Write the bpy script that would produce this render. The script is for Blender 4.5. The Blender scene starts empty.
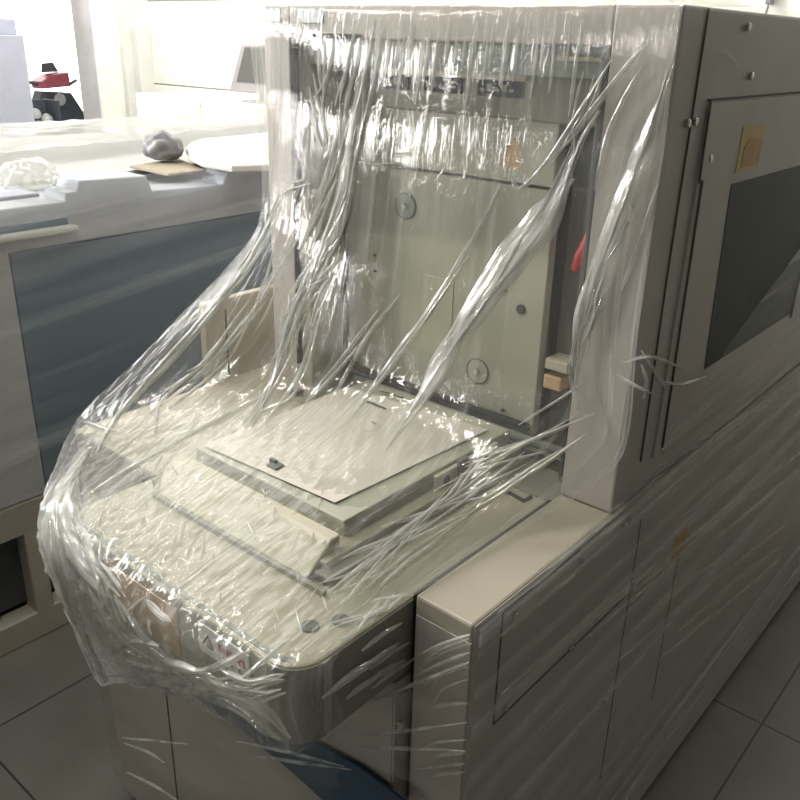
import bpy, bmesh, math, random
from mathutils import Vector, Matrix, noise
from mathutils.bvhtree import BVHTree

random.seed(7)
SC = bpy.context.scene
COL = SC.collection

# ------------------------------------------------------------------ camera
YAW, PITCH, ROLL, FPX, EYE = 0.69776165, 1.16685319, 0.02717755, 844.88, Vector((0, 0, 1.6))
ROT = (Matrix.Rotation(YAW, 3, 'Z') @ Matrix.Rotation(PITCH, 3, 'X') @ Matrix.Rotation(ROLL, 3, 'Z'))
cam_data = bpy.data.cameras.new('camera')
cam = bpy.data.objects.new('camera', cam_data)
COL.objects.link(cam)
cam.matrix_world = Matrix.Translation(EYE) @ ROT.to_4x4()
cam_data.sensor_width = 36.0
cam_data.lens = 36.0 * FPX / 800.0
cam_data.clip_start = 0.02
SC.camera = cam


def ray(px, py):
    return (ROT @ Vector(((px - 400) / FPX, -(py - 400) / FPX, -1.0))).normalized()


def at(px, py, ax, v):
    """the point of the plane (axis ax = v) that stands at a pixel of the photo"""
    d = ray(px, py)
    return EYE + d * ((v - EYE[ax]) / d[ax])


# ------------------------------------------------------------------ materials
def new_mat(name):
    m = bpy.data.materials.new(name)
    m.use_nodes = True
    nt = m.node_tree
    nt.nodes.clear()
    return m, nt, nt.nodes, nt.links


def paint(name, col, rough=0.45, var=0.06, scale=9.0, bump=0.02, metal=0.0, spec=0.4, bscale=180.0, stretch=(1, 1, 1)):
    m, nt, N, L = new_mat(name)
    out = N.new('ShaderNodeOutputMaterial')
    b = N.new('ShaderNodeBsdfPrincipled')
    tc = N.new('ShaderNodeTexCoord')
    mp = N.new('ShaderNodeMapping')
    mp.inputs['Scale'].default_value = stretch
    L.new(tc.outputs['Object'], mp.inputs['Vector'])
    n1 = N.new('ShaderNodeTexNoise')
    n1.inputs['Scale'].default_value = scale
    n1.inputs['Detail'].default_value = 5
    L.new(mp.outputs['Vector'], n1.inputs['Vector'])
    r = N.new('ShaderNodeMapRange')
    r.inputs['From Min'].default_value = 0.3
    r.inputs['From Max'].default_value = 0.7
    r.inputs['To Min'].default_value = 1.0 - var
    r.inputs['To Max'].default_value = 1.0 + var
    L.new(n1.outputs['Fac'], r.inputs['Value'])
    mx = N.new('ShaderNodeVectorMath')
    mx.operation = 'SCALE'
    mx.inputs[0].default_value = col[:3]
    L.new(r.outputs['Result'], mx.inputs['Scale'])
    L.new(mx.outputs['Vector'], b.inputs['Base Color'])
    b.inputs['Roughness'].default_value = rough
    b.inputs['Metallic'].default_value = metal
    b.inputs['Specular IOR Level'].default_value = spec
    if bump:
        n2 = N.new('ShaderNodeTexNoise')
        n2.inputs['Scale'].default_value = bscale
        n2.inputs['Detail'].default_value = 3
        L.new(mp.outputs['Vector'], n2.inputs['Vector'])
        bp = N.new('ShaderNodeBump')
        bp.inputs['Strength'].default_value = bump
        bp.inputs['Distance'].default_value = 0.01
        L.new(n2.outputs['Fac'], bp.inputs['Height'])
        L.new(bp.outputs['Normal'], b.inputs['Normal'])
    L.new(b.outputs['BSDF'], out.inputs['Surface'])
    return m


def film(name, haze=0.12, haze_var=0.3, su=60.0, sv=3.0, bump=0.6, dist=0.004, rough=0.1, gloss=1.7, crinkle=0.0,
         tint=(0.95, 0.96, 0.93), milk=(0.9, 0.9, 0.87), thr=(0.5, 0.8)):
    """thin clear stretch film: mostly transparent, glossy, slightly milky where it is gathered along the pull"""
    m, nt, N, L = new_mat(name)
    out = N.new('ShaderNodeOutputMaterial')
    uv = N.new('ShaderNodeUVMap')
    uv.uv_map = 'UVMap'
    mp = N.new('ShaderNodeMapping')
    mp.inputs['Scale'].default_value = (su, sv, 1)
    L.new(uv.outputs['UV'], mp.inputs['Vector'])
    n1 = N.new('ShaderNodeTexNoise')
    n1.inputs['Scale'].default_value = 1.0
    n1.inputs['Detail'].default_value = 4
    n1.inputs['Roughness'].default_value = 0.55
    n1.inputs['Distortion'].default_value = 0.25
    L.new(mp.outputs['Vector'], n1.inputs['Vector'])
    h = n1.outputs['Fac']
    if crinkle:
        mp2 = N.new('ShaderNodeMapping')
        mp2.inputs['Scale'].default_value = (55, 40, 1)
        L.new(uv.outputs['UV'], mp2.inputs['Vector'])
        n2 = N.new('ShaderNodeTexNoise')
        n2.inputs['Scale'].default_value = 1.0
        n2.inputs['Detail'].default_value = 3
        n2.inputs['Distortion'].default_value = 1.2
        L.new(mp2.outputs['Vector'], n2.inputs['Vector'])
        ma = N.new('ShaderNodeMath')
        ma.operation = 'MULTIPLY_ADD'
        L.new(n2.outputs['Fac'], ma.inputs[0])
        ma.inputs[1].default_value = crinkle
        L.new(h, ma.inputs[2])
        h = ma.outputs['Value']
    bp = N.new('ShaderNodeBump')
    bp.inputs['Strength'].default_value = bump
    bp.inputs['Distance'].default_value = dist
    L.new(h, bp.inputs['Height'])
    # milky streaks
    mp3 = N.new('ShaderNodeMapping')
    mp3.inputs['Scale'].default_value = (su * 0.45, sv * 0.6, 1)
    mp3.inputs['Location'].default_value = (3.3, 1.7, 0)
    L.new(uv.outputs['UV'], mp3.inputs['Vector'])
    n3 = N.new('ShaderNodeTexNoise')
    n3.inputs['Scale'].default_value = 1.0
    n3.inputs['Detail'].default_value = 3
    L.new(mp3.outputs['Vector'], n3.inputs['Vector'])
    r = N.new('ShaderNodeMapRange')
    r.inputs['From Min'].default_value = thr[0]
    r.inputs['From Max'].default_value = thr[1]
    r.inputs['To Min'].default_value = haze
    r.inputs['To Max'].default_value = haze + haze_var
    L.new(n3.outputs['Fac'], r.inputs['Value'])
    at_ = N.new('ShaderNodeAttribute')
    at_.attribute_name = 'layers'  # haze painted per point, partly in place of glare
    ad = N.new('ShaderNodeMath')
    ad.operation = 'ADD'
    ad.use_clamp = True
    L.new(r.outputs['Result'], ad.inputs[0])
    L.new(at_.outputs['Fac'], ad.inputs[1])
    tr = N.new('ShaderNodeBsdfTransparent')
    tr.inputs['Color'].default_value = (*tint, 1)
    df = N.new('ShaderNodeBsdfDiffuse')
    df.inputs['Color'].default_value = (*milk, 1)
    L.new(bp.outputs['Normal'], df.inputs['Normal'])
    tl = N.new('ShaderNodeBsdfTranslucent')
    tl.inputs['Color'].default_value = (*milk, 1)
    dm = N.new('ShaderNodeMixShader')
    dm.inputs['Fac'].default_value = 0.4
    L.new(df.outputs['BSDF'], dm.inputs[1])
    L.new(tl.outputs['BSDF'], dm.inputs[2])
    m1 = N.new('ShaderNodeMixShader')
    L.new(ad.outputs['Value'], m1.inputs['Fac'])
    L.new(tr.outputs['BSDF'], m1.inputs[1])
    L.new(dm.outputs['Shader'], m1.inputs[2])
    gl = N.new('ShaderNodeBsdfGlossy')
    gl.inputs['Roughness'].default_value = rough
    L.new(bp.outputs['Normal'], gl.inputs['Normal'])
    fr = N.new('ShaderNodeLayerWeight')
    fr.inputs['Blend'].default_value = 0.5
    L.new(bp.outputs['Normal'], fr.inputs['Normal'])
    pw = N.new('ShaderNodeMath')
    pw.operation = 'POWER'
    L.new(fr.outputs['Facing'], pw.inputs[0])
    pw.inputs[1].default_value = 4.0
    fm = N.new('ShaderNodeMath')
    fm.operation = 'MULTIPLY_ADD'
    fm.use_clamp = True
    L.new(pw.outputs['Value'], fm.inputs[0])
    fm.inputs[1].default_value = 0.28 * min(gloss, 1.6)
    fm.inputs[2].default_value = 0.045 * gloss
    m2 = N.new('ShaderNodeMixShader')
    L.new(fm.outputs['Value'], m2.inputs['Fac'])
    L.new(m1.outputs['Shader'], m2.inputs[1])
    L.new(gl.outputs['BSDF'], m2.inputs[2])
    L.new(m2.outputs['Shader'], out.inputs['Surface'])
    return m


def tile_floor(name):
    m, nt, N, L = new_mat(name)
    out = N.new('ShaderNodeOutputMaterial')
    b = N.new('ShaderNodeBsdfPrincipled')
    tc = N.new('ShaderNodeTexCoord')
    sx = N.new('ShaderNodeSeparateXYZ')
    L.new(tc.outputs['Object'], sx.inputs[0])

    def line(sock, off, per):
        a = N.new('ShaderNodeMath'); a.operation = 'ADD'; a.inputs[1].default_value = -off + per * 40
        L.new(sock, a.inputs[0])
        d = N.new('ShaderNodeMath'); d.operation = 'DIVIDE'; d.inputs[1].default_value = per
        L.new(a.outputs[0], d.inputs[0])
        f = N.new('ShaderNodeMath'); f.operation = 'FRACT'
        L.new(d.outputs[0], f.inputs[0])
        s = N.new('ShaderNodeMath'); s.operation = 'SUBTRACT'; s.inputs[1].default_value = 0.5
        L.new(f.outputs[0], s.inputs[0])
        ab = N.new('ShaderNodeMath'); ab.operation = 'ABSOLUTE'
        L.new(s.outputs[0], ab.inputs[0])
        g = N.new('ShaderNodeMath'); g.operation = 'GREATER_THAN'; g.inputs[1].default_value = 0.5 - 0.0026 / per
        L.new(ab.outputs[0], g.inputs[0])
        return g.outputs[0]
    gx = line(sx.outputs['X'], -1.78, 0.7149)
    gy = line(sx.outputs['Y'], 0.551, 0.677)
    mx = N.new('ShaderNodeMath'); mx.operation = 'MAXIMUM'
    L.new(gx, mx.inputs[0]); L.new(gy, mx.inputs[1])
    n = N.new('ShaderNodeTexNoise'); n.inputs['Scale'].default_value = 6; n.inputs['Detail'].default_value = 8
    L.new(tc.outputs['Object'], n.inputs['Vector'])
    cr = N.new('ShaderNodeValToRGB')
    cr.color_ramp.elements[0].position = 0.3
    cr.color_ramp.elements[0].color = (0.13, 0.125, 0.11, 1)
    cr.color_ramp.elements[1].position = 0.7
    cr.color_ramp.elements[1].color = (0.165, 0.16, 0.145, 1)
    L.new(n.outputs['Fac'], cr.inputs['Fac'])
    mc = N.new('ShaderNodeMix'); mc.data_type = 'RGBA'
    L.new(mx.outputs[0], mc.inputs['Factor'])
    L.new(cr.outputs['Color'], mc.inputs['A'])
    mc.inputs['B'].default_value = (0.035, 0.035, 0.03, 1)
    L.new(mc.outputs['Result'], b.inputs['Base Color'])
    b.inputs['Roughness'].default_value = 0.38
    b.inputs['Specular IOR Level'].default_value = 0.35
    L.new(b.outputs['BSDF'], out.inputs['Surface'])
    return m


M = {
    'grey': paint('warm_grey_paint', (0.46, 0.415, 0.385), 0.42),
    'ledge': paint('cream_paint', (0.41, 0.375, 0.30), 0.42),
    'beige': paint('beige_enamel', (0.42, 0.385, 0.295), 0.4),
    'plate': paint('pale_green_grey_plate', (0.46, 0.45, 0.365), 0.4),
    'bar': paint('cream_plastic', (0.55, 0.51, 0.40), 0.4),
    'tape': paint('pale_tape', (0.52, 0.50, 0.39), 0.4),
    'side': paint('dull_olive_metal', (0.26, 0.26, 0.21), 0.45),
    'rubber': paint('dark_green_rubber', (0.03, 0.036, 0.031), 0.6),
    'rail': paint('grey_green_rail', (0.27, 0.30, 0.27), 0.4),
    'cavity': paint('dark_grey_metal', (0.15, 0.16, 0.14), 0.5),
    'black': paint('black_gap', (0.012, 0.012, 0.012), 0.7),
    'seam': paint('dark_seam', (0.05, 0.045, 0.04), 0.7),
    'glass': paint('tinted_window', (0.022, 0.025, 0.022), 0.45, spec=0.12, bump=0),
    'screw': paint('zinc_screw', (0.5, 0.5, 0.48), 0.25, metal=1.0, bump=0),
    'steel': paint('brushed_steel', (0.5, 0.5, 0.46), 0.35, metal=0.6, stretch=(1, 1, 8)),
    'orange': paint('orange_label', (0.52, 0.30, 0.10), 0.5, var=0.12, scale=60),
    'yellow': paint('yellow_label', (0.62, 0.44, 0.14), 0.5),
    'tan': paint('tan_label', (0.62, 0.43, 0.24), 0.5, var=0.1, scale=40),
    'red': paint('red_plastic', (0.62, 0.06, 0.05), 0.4),
    'redink': paint('red_print', (0.45, 0.20, 0.17), 0.6, bump=0),
    'ink': paint('dark_print', (0.06, 0.06, 0.055), 0.7, bump=0),
    'white': paint('white_label', (0.75, 0.74, 0.70), 0.5, bump=0),
    'paper': paint('paper', (0.66, 0.61, 0.54), 0.8, var=0.02, spec=0.2, bump=0),
    'display': paint('dark_display', (0.05, 0.06, 0.07), 0.2, bump=0),
    'displaygrey': paint('blue_grey_display', (0.22, 0.25, 0.28), 0.25, bump=0),
    'button': paint('dark_green_button', (0.07, 0.085, 0.07), 0.5),
    'bluestrip': paint('blue_plastic', (0.025, 0.065, 0.115), 0.3),
    'navy': paint('slate_blue_panel', (0.105, 0.16, 0.225), 0.4, var=0.05, scale=3),
    'lgrey': paint('light_grey_panel', (0.46, 0.46, 0.48), 0.45),
    'cream': paint('cream_frame', (0.38, 0.35, 0.29), 0.5),
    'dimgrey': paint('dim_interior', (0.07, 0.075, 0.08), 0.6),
    'whiteplastic': paint('grey_white_plastic', (0.43, 0.45, 0.51), 0.4),
    'bluewhite': paint('grey_white_cover', (0.42, 0.42, 0.41), 0.5),
    'board': paint('white_board', (0.66, 0.66, 0.62), 0.5),
    'cardboard': paint('cardboard', (0.40, 0.34, 0.25), 0.85, var=0.12, scale=25),
    'darkbag': paint('dark_grey_plastic', (0.24, 0.235, 0.25), 0.4),
    'lavender': paint('lavender_grey_paint', (0.36, 0.37, 0.45), 0.45),
    'wall': paint('cream_wall_panel', (0.82, 0.80, 0.73), 0.6),
    'pilaster': paint('pale_grey_paint', (0.66, 0.66, 0.62), 0.6),
    'jamb': paint('grey_jamb', (0.70, 0.69, 0.70), 0.6),
    'joint': paint('wall_joint', (0.42, 0.41, 0.38), 0.8),
    'partition': paint('cream_cabinet', (0.74, 0.72, 0.62), 0.5),
    'monitorframe': paint('grey_plastic', (0.25, 0.23, 0.23), 0.5),
    'screen': paint('grey_screen', (0.07, 0.068, 0.06), 0.45, bump=0),
    'scooterred': paint('red_cowl', (0.78, 0.20, 0.28), 0.3),
    'scooterdark': paint('dark_bike_plastic', (0.13, 0.15, 0.18), 0.4),
    'tyre': paint('tyre_rubber', (0.03, 0.03, 0.03), 0.8),
    'lamp': paint('pale_lamp_lens', (0.75, 0.78, 0.8), 0.15, bump=0),
    'pave': paint('pale_concrete', (0.62, 0.61, 0.57), 0.85),
    'floor': tile_floor('grey_floor_tiles'),
}
M['film_front'] = film('stretch_film_tent', haze=0.09, haze_var=0.30, su=85, sv=2.6, bump=0.75, dist=0.003, rough=0.035, gloss=1.7, crinkle=0.5)
M['film_side'] = film('stretch_film_side', haze=0.0, haze_var=0.62, su=48, sv=0.6, bump=0.6, dist=0.004, rough=0.14, gloss=0.8, thr=(0.48, 0.72))
M['film_low'] = film('stretch_film_low', haze=0.02, haze_var=0.16, su=45, sv=2.0, bump=0.6, dist=0.004, rough=0.12, gloss=1.6)
M['film_fold'] = film('stretch_film_gathered', haze=0.16, haze_var=0.34, su=3, sv=4, bump=0.3, dist=0.003, rough=0.05, gloss=3.2, thr=(0.3, 0.6), milk=(0.95, 0.95, 0.92))
M['film_upper'] = film('stretch_film_upper_flank', haze=0.015, haze_var=0.05, su=20, sv=1.0, bump=0.3, dist=0.004, rough=0.14, gloss=0.25)
M['film_veil'] = film('stretch_film_veil', haze=0.14, haze_var=0.42, su=5, sv=2, bump=0.45, dist=0.003, rough=0.05, gloss=2.4, thr=(0.3, 0.65), milk=(0.95, 0.95, 0.92))
M['film_faint'] = film('stretch_film_faint_fold', haze=0.04, haze_var=0.16, su=3, sv=3, bump=0.2, dist=0.003, rough=0.2, gloss=0.6, thr=(0.35, 0.65), milk=(0.85, 0.84, 0.78))
M['film_soft'] = film('stretch_film_soft_fold', haze=0.22, haze_var=0.3, su=3, sv=4, bump=0.3, dist=0.003, rough=0.05, gloss=2.4, thr=(0.3, 0.6), milk=(0.95, 0.94, 0.90))
M['film_left'] = film('stretch_film_other', haze=0.11, haze_var=0.38, su=30, sv=0.6, bump=0.6, dist=0.005, rough=0.2, gloss=1.5, milk=(0.86, 0.9, 0.95))
M['film_top'] = film('stretch_film_layers', haze=0.5, haze_var=0.35, su=10, sv=3.0, bump=0.8, dist=0.01, rough=0.25, gloss=1.2, milk=(0.66, 0.66, 0.64))


# ------------------------------------------------------------------ builders
def tag(o, label=None, cat=None, group=None, kind=None):
    if label: o['label'] = label
    if cat: o['category'] = cat
    if group: o['group'] = group
    if kind: o['kind'] = kind
    return o


def thing(name, loc, label, cat, group=None):
    o = bpy.data.objects.new(name, None)
    o.empty_display_size = 0.1
    o.location = loc
    COL.objects.link(o)
    return tag(o, label, cat, group)


def abs_loc(p):
    """world place of a parent: only the empties are moved, parts keep their points in the room's own frame"""
    return p.location.copy() if p.type == 'EMPTY' else Vector((0, 0, 0))


def link(name, bm, mat, parent=None, smooth=False, label=None):
    me = bpy.data.meshes.new(name)
    bm.normal_update()
    bm.to_mesh(me)
    bm.free()
    mats = mat if isinstance(mat, (list, tuple)) else [mat]
    for m in mats:
        me.materials.append(m)
    if smooth:
        for p in me.polygons:
            p.use_smooth = True
    o = bpy.data.objects.new(name, me)
    COL.objects.link(o)
    if parent is not None:
        o.parent = parent
        o.matrix_parent_inverse = Matrix.Translation(-abs_loc(parent))
    if label:
        o['label'] = label
    return o


def box(bm, x0, x1, y0, y1, z0, z1, bev=0.0, seg=2, mi=0):
    vs = [bm.verts.new((x, y, z)) for x in (x0, x1) for y in (y0, y1) for z in (z0, z1)]
    idx = [(0, 1, 3, 2), (4, 6, 7, 5), (0, 4, 5, 1), (2, 3, 7, 6), (0, 2, 6, 4), (1, 5, 7, 3)]
    fs = [bm.faces.new([vs[i] for i in f]) for f in idx]
    for f in fs: f.material_index = mi
    if bev > 0:
        es = list({e for f in fs for e in f.edges})
        bmesh.ops.bevel(bm, geom=es, offset=bev, segments=seg, affect='EDGES', profile=0.5)
    return vs


def boxobj(name, mat, parent, *b, bev=0.003, label=None):
    bm = bmesh.new()
    box(bm, *b, bev=bev)
    return link(name, bm, mat, parent, label=label)


def prism(bm, pts, vec, bev=0.0):
    """outline of points pushed along vec into a solid"""
    vec = Vector(vec)
    a = [bm.verts.new(Vector(p)) for p in pts]
    b = [bm.verts.new(Vector(p) + vec) for p in pts]
    n = len(pts)
    fs = [bm.faces.new(a), bm.faces.new(list(reversed(b)))]
    for i in range(n):
        fs.append(bm.faces.new((a[i], b[i], b[(i + 1) % n], a[(i + 1) % n])))
    bmesh.ops.recalc_face_normals(bm, faces=fs)
    if bev:
        es = list({e for f in fs[:2] for e in f.edges})
        bmesh.ops.bevel(bm, geom=es, offset=bev, segments=2, affect='EDGES', profile=0.5)
    return fs


def disc(bm, c, axis, r, h, n=28, r2=None, bev=0.0):
    """short round solid with its foot at c, along axis"""
    axis = Vector(axis).normalized()
    q = Vector((0, 0, 1)).rotation_difference(axis)
    r2 = r if r2 is None else r2
    rings = [(0, r), (h * 0.75, r), (h, r2 * 0.86)] if bev else [(0, r), (h, r2)]
    prev = None
    for (zz, rr) in rings:
        cur = [bm.verts.new(Vector(c) + q @ Vector((rr * math.cos(2 * math.pi * i / n), rr * math.sin(2 * math.pi * i / n), zz))) for i in range(n)]
        if prev:
            for i in range(n):
                bm.faces.new((prev[i], prev[(i + 1) % n], cur[(i + 1) % n], cur[i]))
        else:
            bm.faces.new(list(reversed(cur)))
        prev = cur
    bm.faces.new(prev)


def ringobj(bm, c, axis, r, t, n=40, k=8):
    axis = Vector(axis).normalized()
    q = Vector((0, 0, 1)).rotation_difference(axis)
    rows = []
    for i in range(n):
        a = 2 * math.pi * i / n
        d = Vector((math.cos(a), math.sin(a), 0))
        rows.append([bm.verts.new(Vector(c) + q @ (d * (r + t * math.cos(2 * math.pi * j / k)) + Vector((0, 0, t * math.sin(2 * math.pi * j / k))))) for j in range(k)])
    for i in range(n):
        for j in range(k):
            bm.faces.new((rows[i][j], rows[(i + 1) % n][j], rows[(i + 1) % n][(j + 1) % k], rows[i][(j + 1) % k]))


def tube(bm, pts, r, n=10, closed=False):
    pts = [Vector(p) for p in pts]
    rows = []
    for i, p in enumerate(pts):
        a = pts[max(i - 1, 0)]
        b = pts[min(i + 1, len(pts) - 1)]
        t = (b - a).normalized()
        up = Vector((0, 0, 1)) if abs(t.z) < 0.9 else Vector((1, 0, 0))
        s = t.cross(up).normalized()
        u = s.cross(t)
        rr = r[i] if isinstance(r, (list, tuple)) else r
        rows.append([bm.verts.new(p + (s * math.cos(2 * math.pi * j / n) + u * math.sin(2 * math.pi * j / n)) * rr) for j in range(n)])
    for i in range(len(rows) - 1):
        for j in range(n):
            bm.faces.new((rows[i][j], rows[i][(j + 1) % n], rows[i + 1][(j + 1) % n], rows[i + 1][j]))
    bm.faces.new(list(reversed(rows[0])))
    bm.faces.new(rows[-1])


def cr(p, t):
    """Catmull-Rom through the list p, t in 0..1"""
    n = len(p) - 1
    x = min(max(t, 0), 1) * n
    i = min(int(x), n - 1)
    f = x - i
    p1, p2 = p[i], p[i + 1]
    p0 = p[i - 1] if i > 0 else p1 * 2 - p2
    p3 = p[i + 2] if i + 2 <= n else p2 * 2 - p1
    # softened tangents keep the sheet from overshooting
    m1 = (p2 - p0) * 0.38
    m2 = (p3 - p1) * 0.38
    f2, f3 = f * f, f * f * f
    return p1 * (2 * f3 - 3 * f2 + 1) + m1 * (f3 - 2 * f2 + f) + p2 * (-2 * f3 + 3 * f2) + m2 * (f3 - f2)


def sheet(name, P, mat, parent, nu, nv, disp=None, uvscale=(1, 1), layers=None):
    """a skin through a net of points P[row][column]; disp(p, n, u, v) moves each point along the normal"""
    pts = []
    for j in range(nv + 1):
        v = j / nv
        colp = [cr([P[r][c] for r in range(len(P))], v) for c in range(len(P[0]))]
        pts.append([cr(colp, i / nu) for i in range(nu + 1)])
    verts = []
    for j in range(nv + 1):
        for i in range(nu + 1):
            p = pts[j][i]
            if disp:
                du = pts[j][min(i + 1, nu)] - pts[j][max(i - 1, 0)]
                dv = pts[min(j + 1, nv)][i] - pts[max(j - 1, 0)][i]
                n = du.cross(dv)
                n = n.normalized() if n.length > 1e-12 else Vector((0, -1, 0))
                if n.dot(EYE - p) < 0: n = -n
                p = p + n * disp(p, n, i / nu, j / nv)
            verts.append(p)
    faces = [(j * (nu + 1) + i, j * (nu + 1) + i + 1, (j + 1) * (nu + 1) + i + 1, (j + 1) * (nu + 1) + i) for j in range(nv) for i in range(nu)]
    me = bpy.data.meshes.new(name)
    me.from_pydata(verts, [], faces)
    uvl = me.uv_layers.new(name='UVMap')
    for lp in me.loops:
        j, i = divmod(lp.vertex_index, nu + 1)
        uvl.data[lp.index].uv = (i / nu * uvscale[0], j / nv * uvscale[1])
    me.materials.append(mat)
    if layers:      # milky haze painted on: gathered film, and bright glare put in as white
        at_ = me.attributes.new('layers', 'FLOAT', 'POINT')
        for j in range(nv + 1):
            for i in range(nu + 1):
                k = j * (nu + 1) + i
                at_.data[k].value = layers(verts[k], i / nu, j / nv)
    for p in me.polygons: p.use_smooth = True
    me.update()
    o = bpy.data.objects.new(name, me)
    COL.objects.link(o)
    o.parent = parent
    o.matrix_parent_inverse = Matrix.Translation(-abs_loc(parent))
    return o, verts, faces


V = Vector

# ================================================================== SETTING
def struct(name, bm, mat):
    o = link(name, bm, mat)
    o['kind'] = 'structure'
    return o


bm = bmesh.new()
box(bm, -6.55, 2.5, -2.5, 4.3, -0.08, 0.0)
struct('floor', bm, M['floor'])

# back wall: wide panels with recessed joints
bm = bmesh.new()
YB = 4.2
box(bm, -6.6, 2.5, YB + 0.012, YB + 0.2, 0, 3.8, mi=1)
zs = [0.0, 0.62, 1.22, 1.82, 2.42, 3.02, 3.62]
xs = [-6.6, -3.2, 0.2, 2.5]
for a, b in zip(zs[:-1], zs[1:]):
    for c, d in zip(xs[:-1], xs[1:]):
        box(bm, c + 0.004, d - 0.004, YB, YB + 0.03, a + 0.005, b - 0.005, bev=0.003)
struct('wall_back', bm, [M['wall'], M['joint']])

# left wall with the open doorway to the yard
XW = -6.3
bm = bmesh.new()
box(bm, XW - 0.25, XW, -2.5, 3.12, 0, 3.8)
box(bm, XW - 0.25, XW, 3.79, 4.4, 0, 3.8)
box(bm, XW - 0.25, XW, 3.12, 3.79, 2.7, 3.8)
struct('wall_left', bm, M['wall'])
bm = bmesh.new()      # jamb lining of the doorway
box(bm, XW - 0.26, XW + 0.004, 3.775, 3.795, 0, 2.7, bev=0.002)
struct('trim_1', bm, M['jamb'])
bm = bmesh.new()      # corner pilaster, two stepped faces
box(bm, XW, XW + 0.05, 4.0, YB, 0, 3.8, bev=0.004)
box(bm, XW, XW + 0.13, 4.075, YB, 0, 3.8, bev=0.004)
struct('trim_2', bm, M['pilaster'])
bm = bmesh.new()      # yard outside the doorway
box(bm, -16, -6.55, -4, 12, -0.1, 0.0)
struct('yard_ground', bm, M['pave'])

# ================================================================== MAIN MACHINE
XR, XL0 = -0.471, -1.236          # right and left sides of the tall cabinet
YF, YD = 1.073, 3.0               # its front and back
ZT = 1.647
ZC = 0.938                        # top of the low body
mach = thing('industrial_machine', (-0.85, 1.8, 0),
             'tall warm grey industrial machine with open front and feed table, shrouded in clear stretch film', 'machine')

# --- tall cabinet shell
bm = bmesh.new()
box(bm, XL0, -1.168, YF, YD, ZC, ZT, bev=0.004)
box(bm, -0.562, XR, YF, YD, ZC, ZT, bev=0.004)
box(bm, -1.168, -0.562, YF, YD, 1.597, ZT, bev=0.003)
box(bm, -1.168, -0.562, 1.45, YD, ZC, 1.597)
link('cabinet', bm, M['grey'], mach)

# --- low body
bm = bmesh.new()
box(bm, -0.563, XR, 0.714, YD, 0.03, ZC - 0.001, bev=0.004)
link('right_cheek', bm, M['ledge'], mach)
bm = bmesh.new()
box(bm, -1.36, -1.10, 0.69, YD, 0.03, 0.925, bev=0.006)
link('left_cheek', bm, M['ledge'], mach)
boxobj('left_front_sheet', M['grey'], mach, -1.358, -0.576, 0.6885, 0.6905, 0.035, 0.80, bev=0.0005)
bm = bmesh.new()
box(bm, -1.1, -0.572, 0.690, YD, 0.03, 0.80, bev=0.001)
link('front_panel', bm, M['grey'], mach)
bm = bmesh.new()
box(bm, -0.573, -0.562, 0.722, 1.06, 0.03, 0.93)
link('gap_strip', bm, M['black'], mach, label='black gap beside the feed table')
bm = bmesh.new()
box(bm, -1.34, XR - 0.02, 0.74, YD - 0.03, 0.0, 0.031)
link('plinth', bm, M['seam'], mach)
# grey skin on the flank below the ledge (a separate bolted sheet)
bm = bmesh.new()
box(bm, XR - 0.002, XR + 0.0015, 0.717, YD, 0.035, ZC - 0.004)
link('lower_side_sheet', bm, M['grey'], mach)
bm = bmesh.new()
box(bm, -0.560, XR - 0.001, 0.7125, 0.716, 0.035, ZC - 0.03)
link('cheek_front_sheet', bm, M['grey'], mach)

# --- junction box standing on the left cheek
guard = boxobj('side_guard', M['ledge'], mach, -1.375, -1.355, 0.995, 1.7, 0.92, 1.10, bev=0.003)
boxobj('seam', M['seam'], guard, -1.3555, -1.3535, 1.045, 1.048, 0.93, 1.078, bev=0.0)
boxobj('inner_strip', M['ledge'], mach, -1.1675, -1.140, 1.085, 1.125, 0.925, 1.33, bev=0.003)

# --- seams and openings on the flank
def strip_side(name, pts, w=0.004, mat='seam', parent=mach, off=0.0022):
    bm = bmesh.new()
    for (a, b) in zip(pts[:-1], pts[1:]):
        a, b = Vector((0, *a)), Vector((0, *b))
        t = (b - a).normalized()
        s = Vector((0, -t.z, t.y)) * w / 2
        q = [a + s, b + s, b - s, a - s]
        prism(bm, [V((XR + off - 0.002, p.y, p.z)) for p in q], (0.002, 0, 0))
    return link(name, bm, M[mat], parent)

strip_side('panel_seam', [(1.147, 1.645), (1.145, 1.30), (1.152, 1.0)], 0.002)
strip_side('top_panel_seam', [(1.193, 1.534), (2.9, 1.534)], 0.003)
strip_side('belt_seam', [(1.075, ZC + 0.003), (2.95, ZC + 0.003)], 0.004)
strip_side('access_panel_seam', [(0.98, 0.921), (0.779, 0.921), (0.779, 0.733), (1.4, 0.733), (1.4, 0.35)], 0.003)
strip_side('base_seam', [(0.73, 0.19), (2.9, 0.19)], 0.003)
strip_side('rear_panel_seam', [(1.19, 0.88), (1.19, 0.30)], 0.003)
# side door with its notch and window
door = boxobj('side_door', M['grey'], mach, XR - 0.004, XR + 0.004, 1.196, 2.75, 0.99, 1.53, bev=0.0015)
strip_side('door_gap', [(1.192, 1.534), (1.197, 1.425), (1.208, 1.425), (1.212, 1.30), (1.222, 1.0)], 0.0045, 'black', door, off=0.0062)
bm = bmesh.new()
prism(bm, [V((XR + 0.0035, 1.327, 1.409)), V((XR + 0.0035, 1.80, 1.409)), V((XR + 0.0035, 1.80, 1.10)), V((XR + 0.0035, 1.352, 1.10))], (0.0015, 0, 0))
wn = link('door_window', bm, M['glass'], door, label='dark tinted window in the side door')
bm = bmesh.new()
box(bm, XR + 0.004, XR + 0.007, 1.80, 1.808, 1.09, 1.415)
link('window_edge', bm, M['seam'], wn)


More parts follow.
